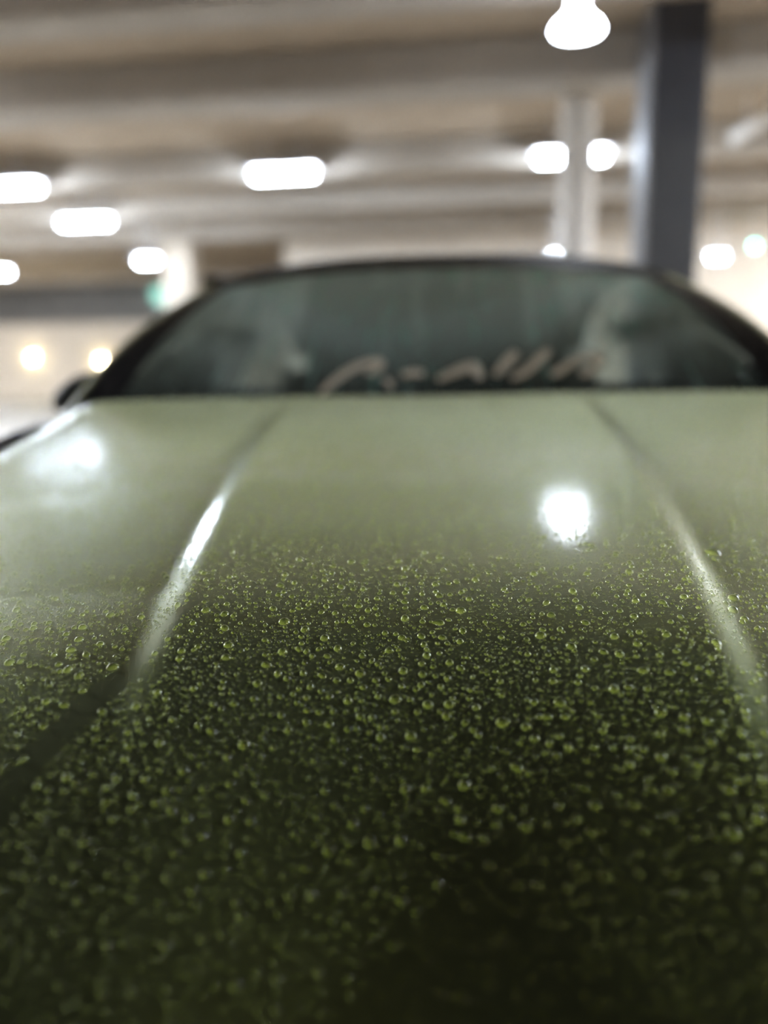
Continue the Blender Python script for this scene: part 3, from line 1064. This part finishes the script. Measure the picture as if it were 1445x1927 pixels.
# single beads: the largest to the eye, each an object
uniq.sort(key=lambda b: -b[2] / math.hypot(b[0], b[1], 0.25))
single, rest = uniq[:285], uniq[285:]
var = []
for k, (hg, irr) in enumerate(((0.74, 0.02), (0.68, 0.05), (0.80, 0.03), (0.62, 0.06), (0.71, 0.04))):
    V, T = bead_shape(28, 9, hg, irr, k)
    me = tri_mesh('water_bead', V, T)
    me.materials.append(M_WATER)
    var.append(me)
xs_ = np.array([b[0] for b in single]); ys_ = np.array([b[1] for b in single])
ang = rng.uniform(-0.5, 0.5, len(single))
t_, b_v, n_ = frames(xs_, ys_, ang)
zs_ = hood_z(xs_, ys_)
for i, (x, y, r) in enumerate(single):
    o = bpy.data.objects.new('water_bead', var[i % 5])
    st = 1 + 0.06 * rng.normal()
    M3 = Matrix((t_[i] * r * st, b_v[i] * r / st, n_[i] * r)).transposed().to_4x4()
    M3.translation = Vector((x, y, float(zs_[i])))
    o.matrix_world = M3
    COL.objects.link(o)
    cxx = float(crease(np.array(y)))
    side = 'left of the left crease' if x < -cxx else ('right of the right crease' if x > cxx else ('left half of the raised middle' if x < 0 else 'right half of the raised middle'))
    dep = y * math.cos(R(11.8)) + (CAMZ - float(zs_[i])) * math.sin(R(11.8))
    look = 'slightly blurred larger bead beyond the sharp band' if dep > 0.74 else ('sharp larger bead in the band in focus' if dep > 0.60 else ('softly blurred larger bead below the sharp band' if dep > 0.52 else 'strongly blurred dim bead at the foot of the picture'))
    lab = look + ', ' + side
    tag(o, lab, 'water drop', lab.replace('bead', 'beads'))
for (x, y, r, ratio, turn, kind, label) in specials:
    if kind == 'tear': V, T = bead_shape(32, 10, 0.62, 0.02, 3, tail=max(0.3, ratio - 0.6))
    elif kind == 'merged':
        V, T = bead_shape(32, 10, 0.72, 0.03, 5)
        V[:, 0] *= 1 + 0.25 * (V[:, 0] > 0) * V[:, 0]
        V[:, 1] *= 1 - 0.22 * np.exp(-((V[:, 0] - 0.75) / 0.18) ** 2)
    else: V, T = bead_shape(32, 10, 0.66, 0.02, 9); V[:, 0] *= ratio
    me = tri_mesh('water_bead', V, T)
    me.materials.append(M_WATER)
    o = bpy.data.objects.new('water_bead', me)
    t, b, n = frames(np.array([x]), np.array([y]), np.array([R(turn)]))
    M3 = Matrix((t[0] * r, b[0] * r, n[0] * r)).transposed().to_4x4()
    M3.translation = Vector((x, y, float(hood_z(np.array([x]), np.array([y]))[0])))
    o.matrix_world = M3
    COL.objects.link(o)
    tag(o, label, 'water drop')

# the countless smaller ones
placed = [(b[0], b[1], b[2]) for b in uniq] + [(s[0], s[1], s[2] * max(1, s[3])) for s in specials]


def in_view(x, y, marg=60):
    p = np.stack([x, y, hood_z(x, y)], -1) - np.array([0, 0, CAMZ])
    Rm = np.array(CM.to_3x3())
    c = p @ Rm
    px = W / 2 + F * c[:, 0] / -c[:, 2]
    py = H / 2 - F * c[:, 1] / -c[:, 2]
    return (px > -marg) & (px < W + marg) & (py < H + marg * 3) & (c[:, 2] < -0.05)


def scatter(step, rmin, rmax, y0, y1, power, jit=0.48, xlim=HW - 0.02, keep=1.0, gap=0.9):
    """a jittered field of beads that leaves room for the larger ones already placed"""
    gx = np.arange(-xlim, xlim, step)
    gy = np.arange(y0, y1, step)
    A, B = np.meshgrid(gx, gy)
    A = A + (np.arange(len(gy))[:, None] % 2) * step * 0.5
    x = (A + rng.uniform(-jit, jit, A.shape) * step).ravel()
    y = (B + rng.uniform(-jit, jit, A.shape) * step).ravel()
    r = rmin + (rmax - rmin) * rng.random(x.shape) ** power
    ok = in_view(x, y) & (y > front_y(x) + 0.012) & (y < rear_y(x) - 0.012) & (np.abs(x) < xlim) & (rng.random(x.shape) < keep)
    sd = streak_dist(x, y)
    ok &= (sd > r * 0.5) | ((sd > -0.006) & (r < 0.0012) & (rng.random(x.shape) < 0.10))
    x, y, r = x[ok], y[ok], r[ok]
    kd = kdtree.KDTree(len(placed))
    for i, q in enumerate(placed): kd.insert((q[0], q[1], 0), i)
    kd.balance()
    rb = max(q[2] for q in placed)
    good = []
    for i in np.argsort(-r):
        hit = False
        for (_, j, dist) in kd.find_range((x[i], y[i], 0), rb + r[i]):
            if dist < gap * (placed[j][2] + r[i]) + 0.0002:
                hit = True
                break
        if not hit: good.append(i)
    # drop mutual clashes inside this size class
    good = np.array(good)
    k2 = kdtree.KDTree(len(good))
    for a, i in enumerate(good): k2.insert((x[i], y[i], 0), a)
    k2.balance()
    dead = set()
    rmx = r.max()
    out = []
    for a, i in enumerate(good):
        if a in dead: continue
        for (_, c, dist) in k2.find_range((x[i], y[i], 0), (r[i] + rmx) * gap):
            if c > a and dist < gap * (r[i] + r[good[c]]): dead.add(c)
        out.append((x[i], y[i], r[i]))
    return out


fields = []
f1 = [q for q in rest] + scatter(0.0082, 0.0017, 0.0030, 0.25, 1.06, 1.8, keep=0.44)
placed += f1
fields.append((f1, 14, 4))
f2 = scatter(0.0050, 0.0010, 0.0019, 0.27, 1.06, 1.5, keep=0.52)
placed += f2
fields.append((f2, 10, 3))
f3 = scatter(0.0024, 0.00035, 0.0010, 0.34, 0.98, 1.5, keep=0.75, gap=1.0)
fields.append((f3, 6, 2))
placed = list(f1)
f4 = scatter(0.0076, 0.0015, 0.0036, 1.05, 1.80, 1.3, keep=0.85)
placed += f4
f5 = scatter(0.0062, 0.0010, 0.0017, 1.05, 1.80, 1.2, keep=0.8)
fields.append((f4 + f5, 8, 2))


def field_mesh(name, lst, seg, rings):
    q = np.array(lst)
    n = len(q)
    t, b, nn = frames(q[:, 0], q[:, 1], rng.uniform(0, 6.28, n))
    c = np.stack([q[:, 0], q[:, 1], hood_z(q[:, 0], q[:, 1])], -1)
    V0, T0 = bead_shape(seg, rings, 0.72)
    st = 1 + rng.normal(0, 0.06, n)
    hh = rng.uniform(0.85, 1.12, n) * np.interp(q[:, 1], [0.85, 1.5], [1.0, 0.6])
    r = q[:, 2]
    V = c[:, None, :] + V0[None, :, 0, None] * (t * (r * st)[:, None])[:, None, :] + V0[None, :, 1, None] * (b * (r / st)[:, None])[:, None, :] + V0[None, :, 2, None] * (nn * (r * hh)[:, None])[:, None, :]
    T = (T0[None] + (np.arange(n) * len(V0))[:, None, None]).reshape(-1, 3)
    return V.reshape(-1, 3), T


Vs, Ts, off = [], [], 0
for lst, seg, rings in fields:
    V, T = field_mesh('f', lst, seg, rings)
    Vs.append(V); Ts.append(T + off); off += len(V)
me = tri_mesh('small_water_beads', np.concatenate(Vs), np.concatenate(Ts))
me.materials.append(M_WATER)
o = link('small_water_beads', me)
tag(o, 'countless fine rain beads filling the gaps between larger beads on the green bonnet', 'water drops', kind='stuff')
print('BEADS', len(single), [len(f[0]) for f in fields], 'tris', sum(len(t) for t in Ts))

# drips and drops on the windscreen, joined because nobody could count them in the blur
Vs, Ts, off = [], [], 0
for k in range(700):
    u_ = rng.uniform(-0.95, 0.95)
    v_ = 1 - 0.93 * rng.random() ** 1.6
    r = rng.uniform(0.0015, 0.004)
    V0, T0 = bead_shape(8, 3, 0.6)
    c = ws(u_, v_)
    du = ws(u_ + .01, v_) - c; du /= np.linalg.norm(du)
    dv = ws(u_, v_ + .01) - c; dv /= np.linalg.norm(dv)
    nn = np.cross(du, dv)
    if nn[2] < 0: nn = -nn
    ln = 1.0 if rng.random() < 0.8 else rng.uniform(6, 30)
    if ln > 1: r *= 0.7
    V = c + V0[:, :1] * du * r + V0[:, 1:2] * dv * r * ln + V0[:, 2:] * nn * r
    Vs.append(V); Ts.append(T0 + off); off += len(V)
me = tri_mesh('water_drips', np.concatenate(Vs), np.concatenate(Ts))
me.materials.append(M_DRIP)
me.transform(CARI)
o = link('water_drips', me, parent=glass)
tag(o, 'drops and running drips on the windscreen', kind='stuff')
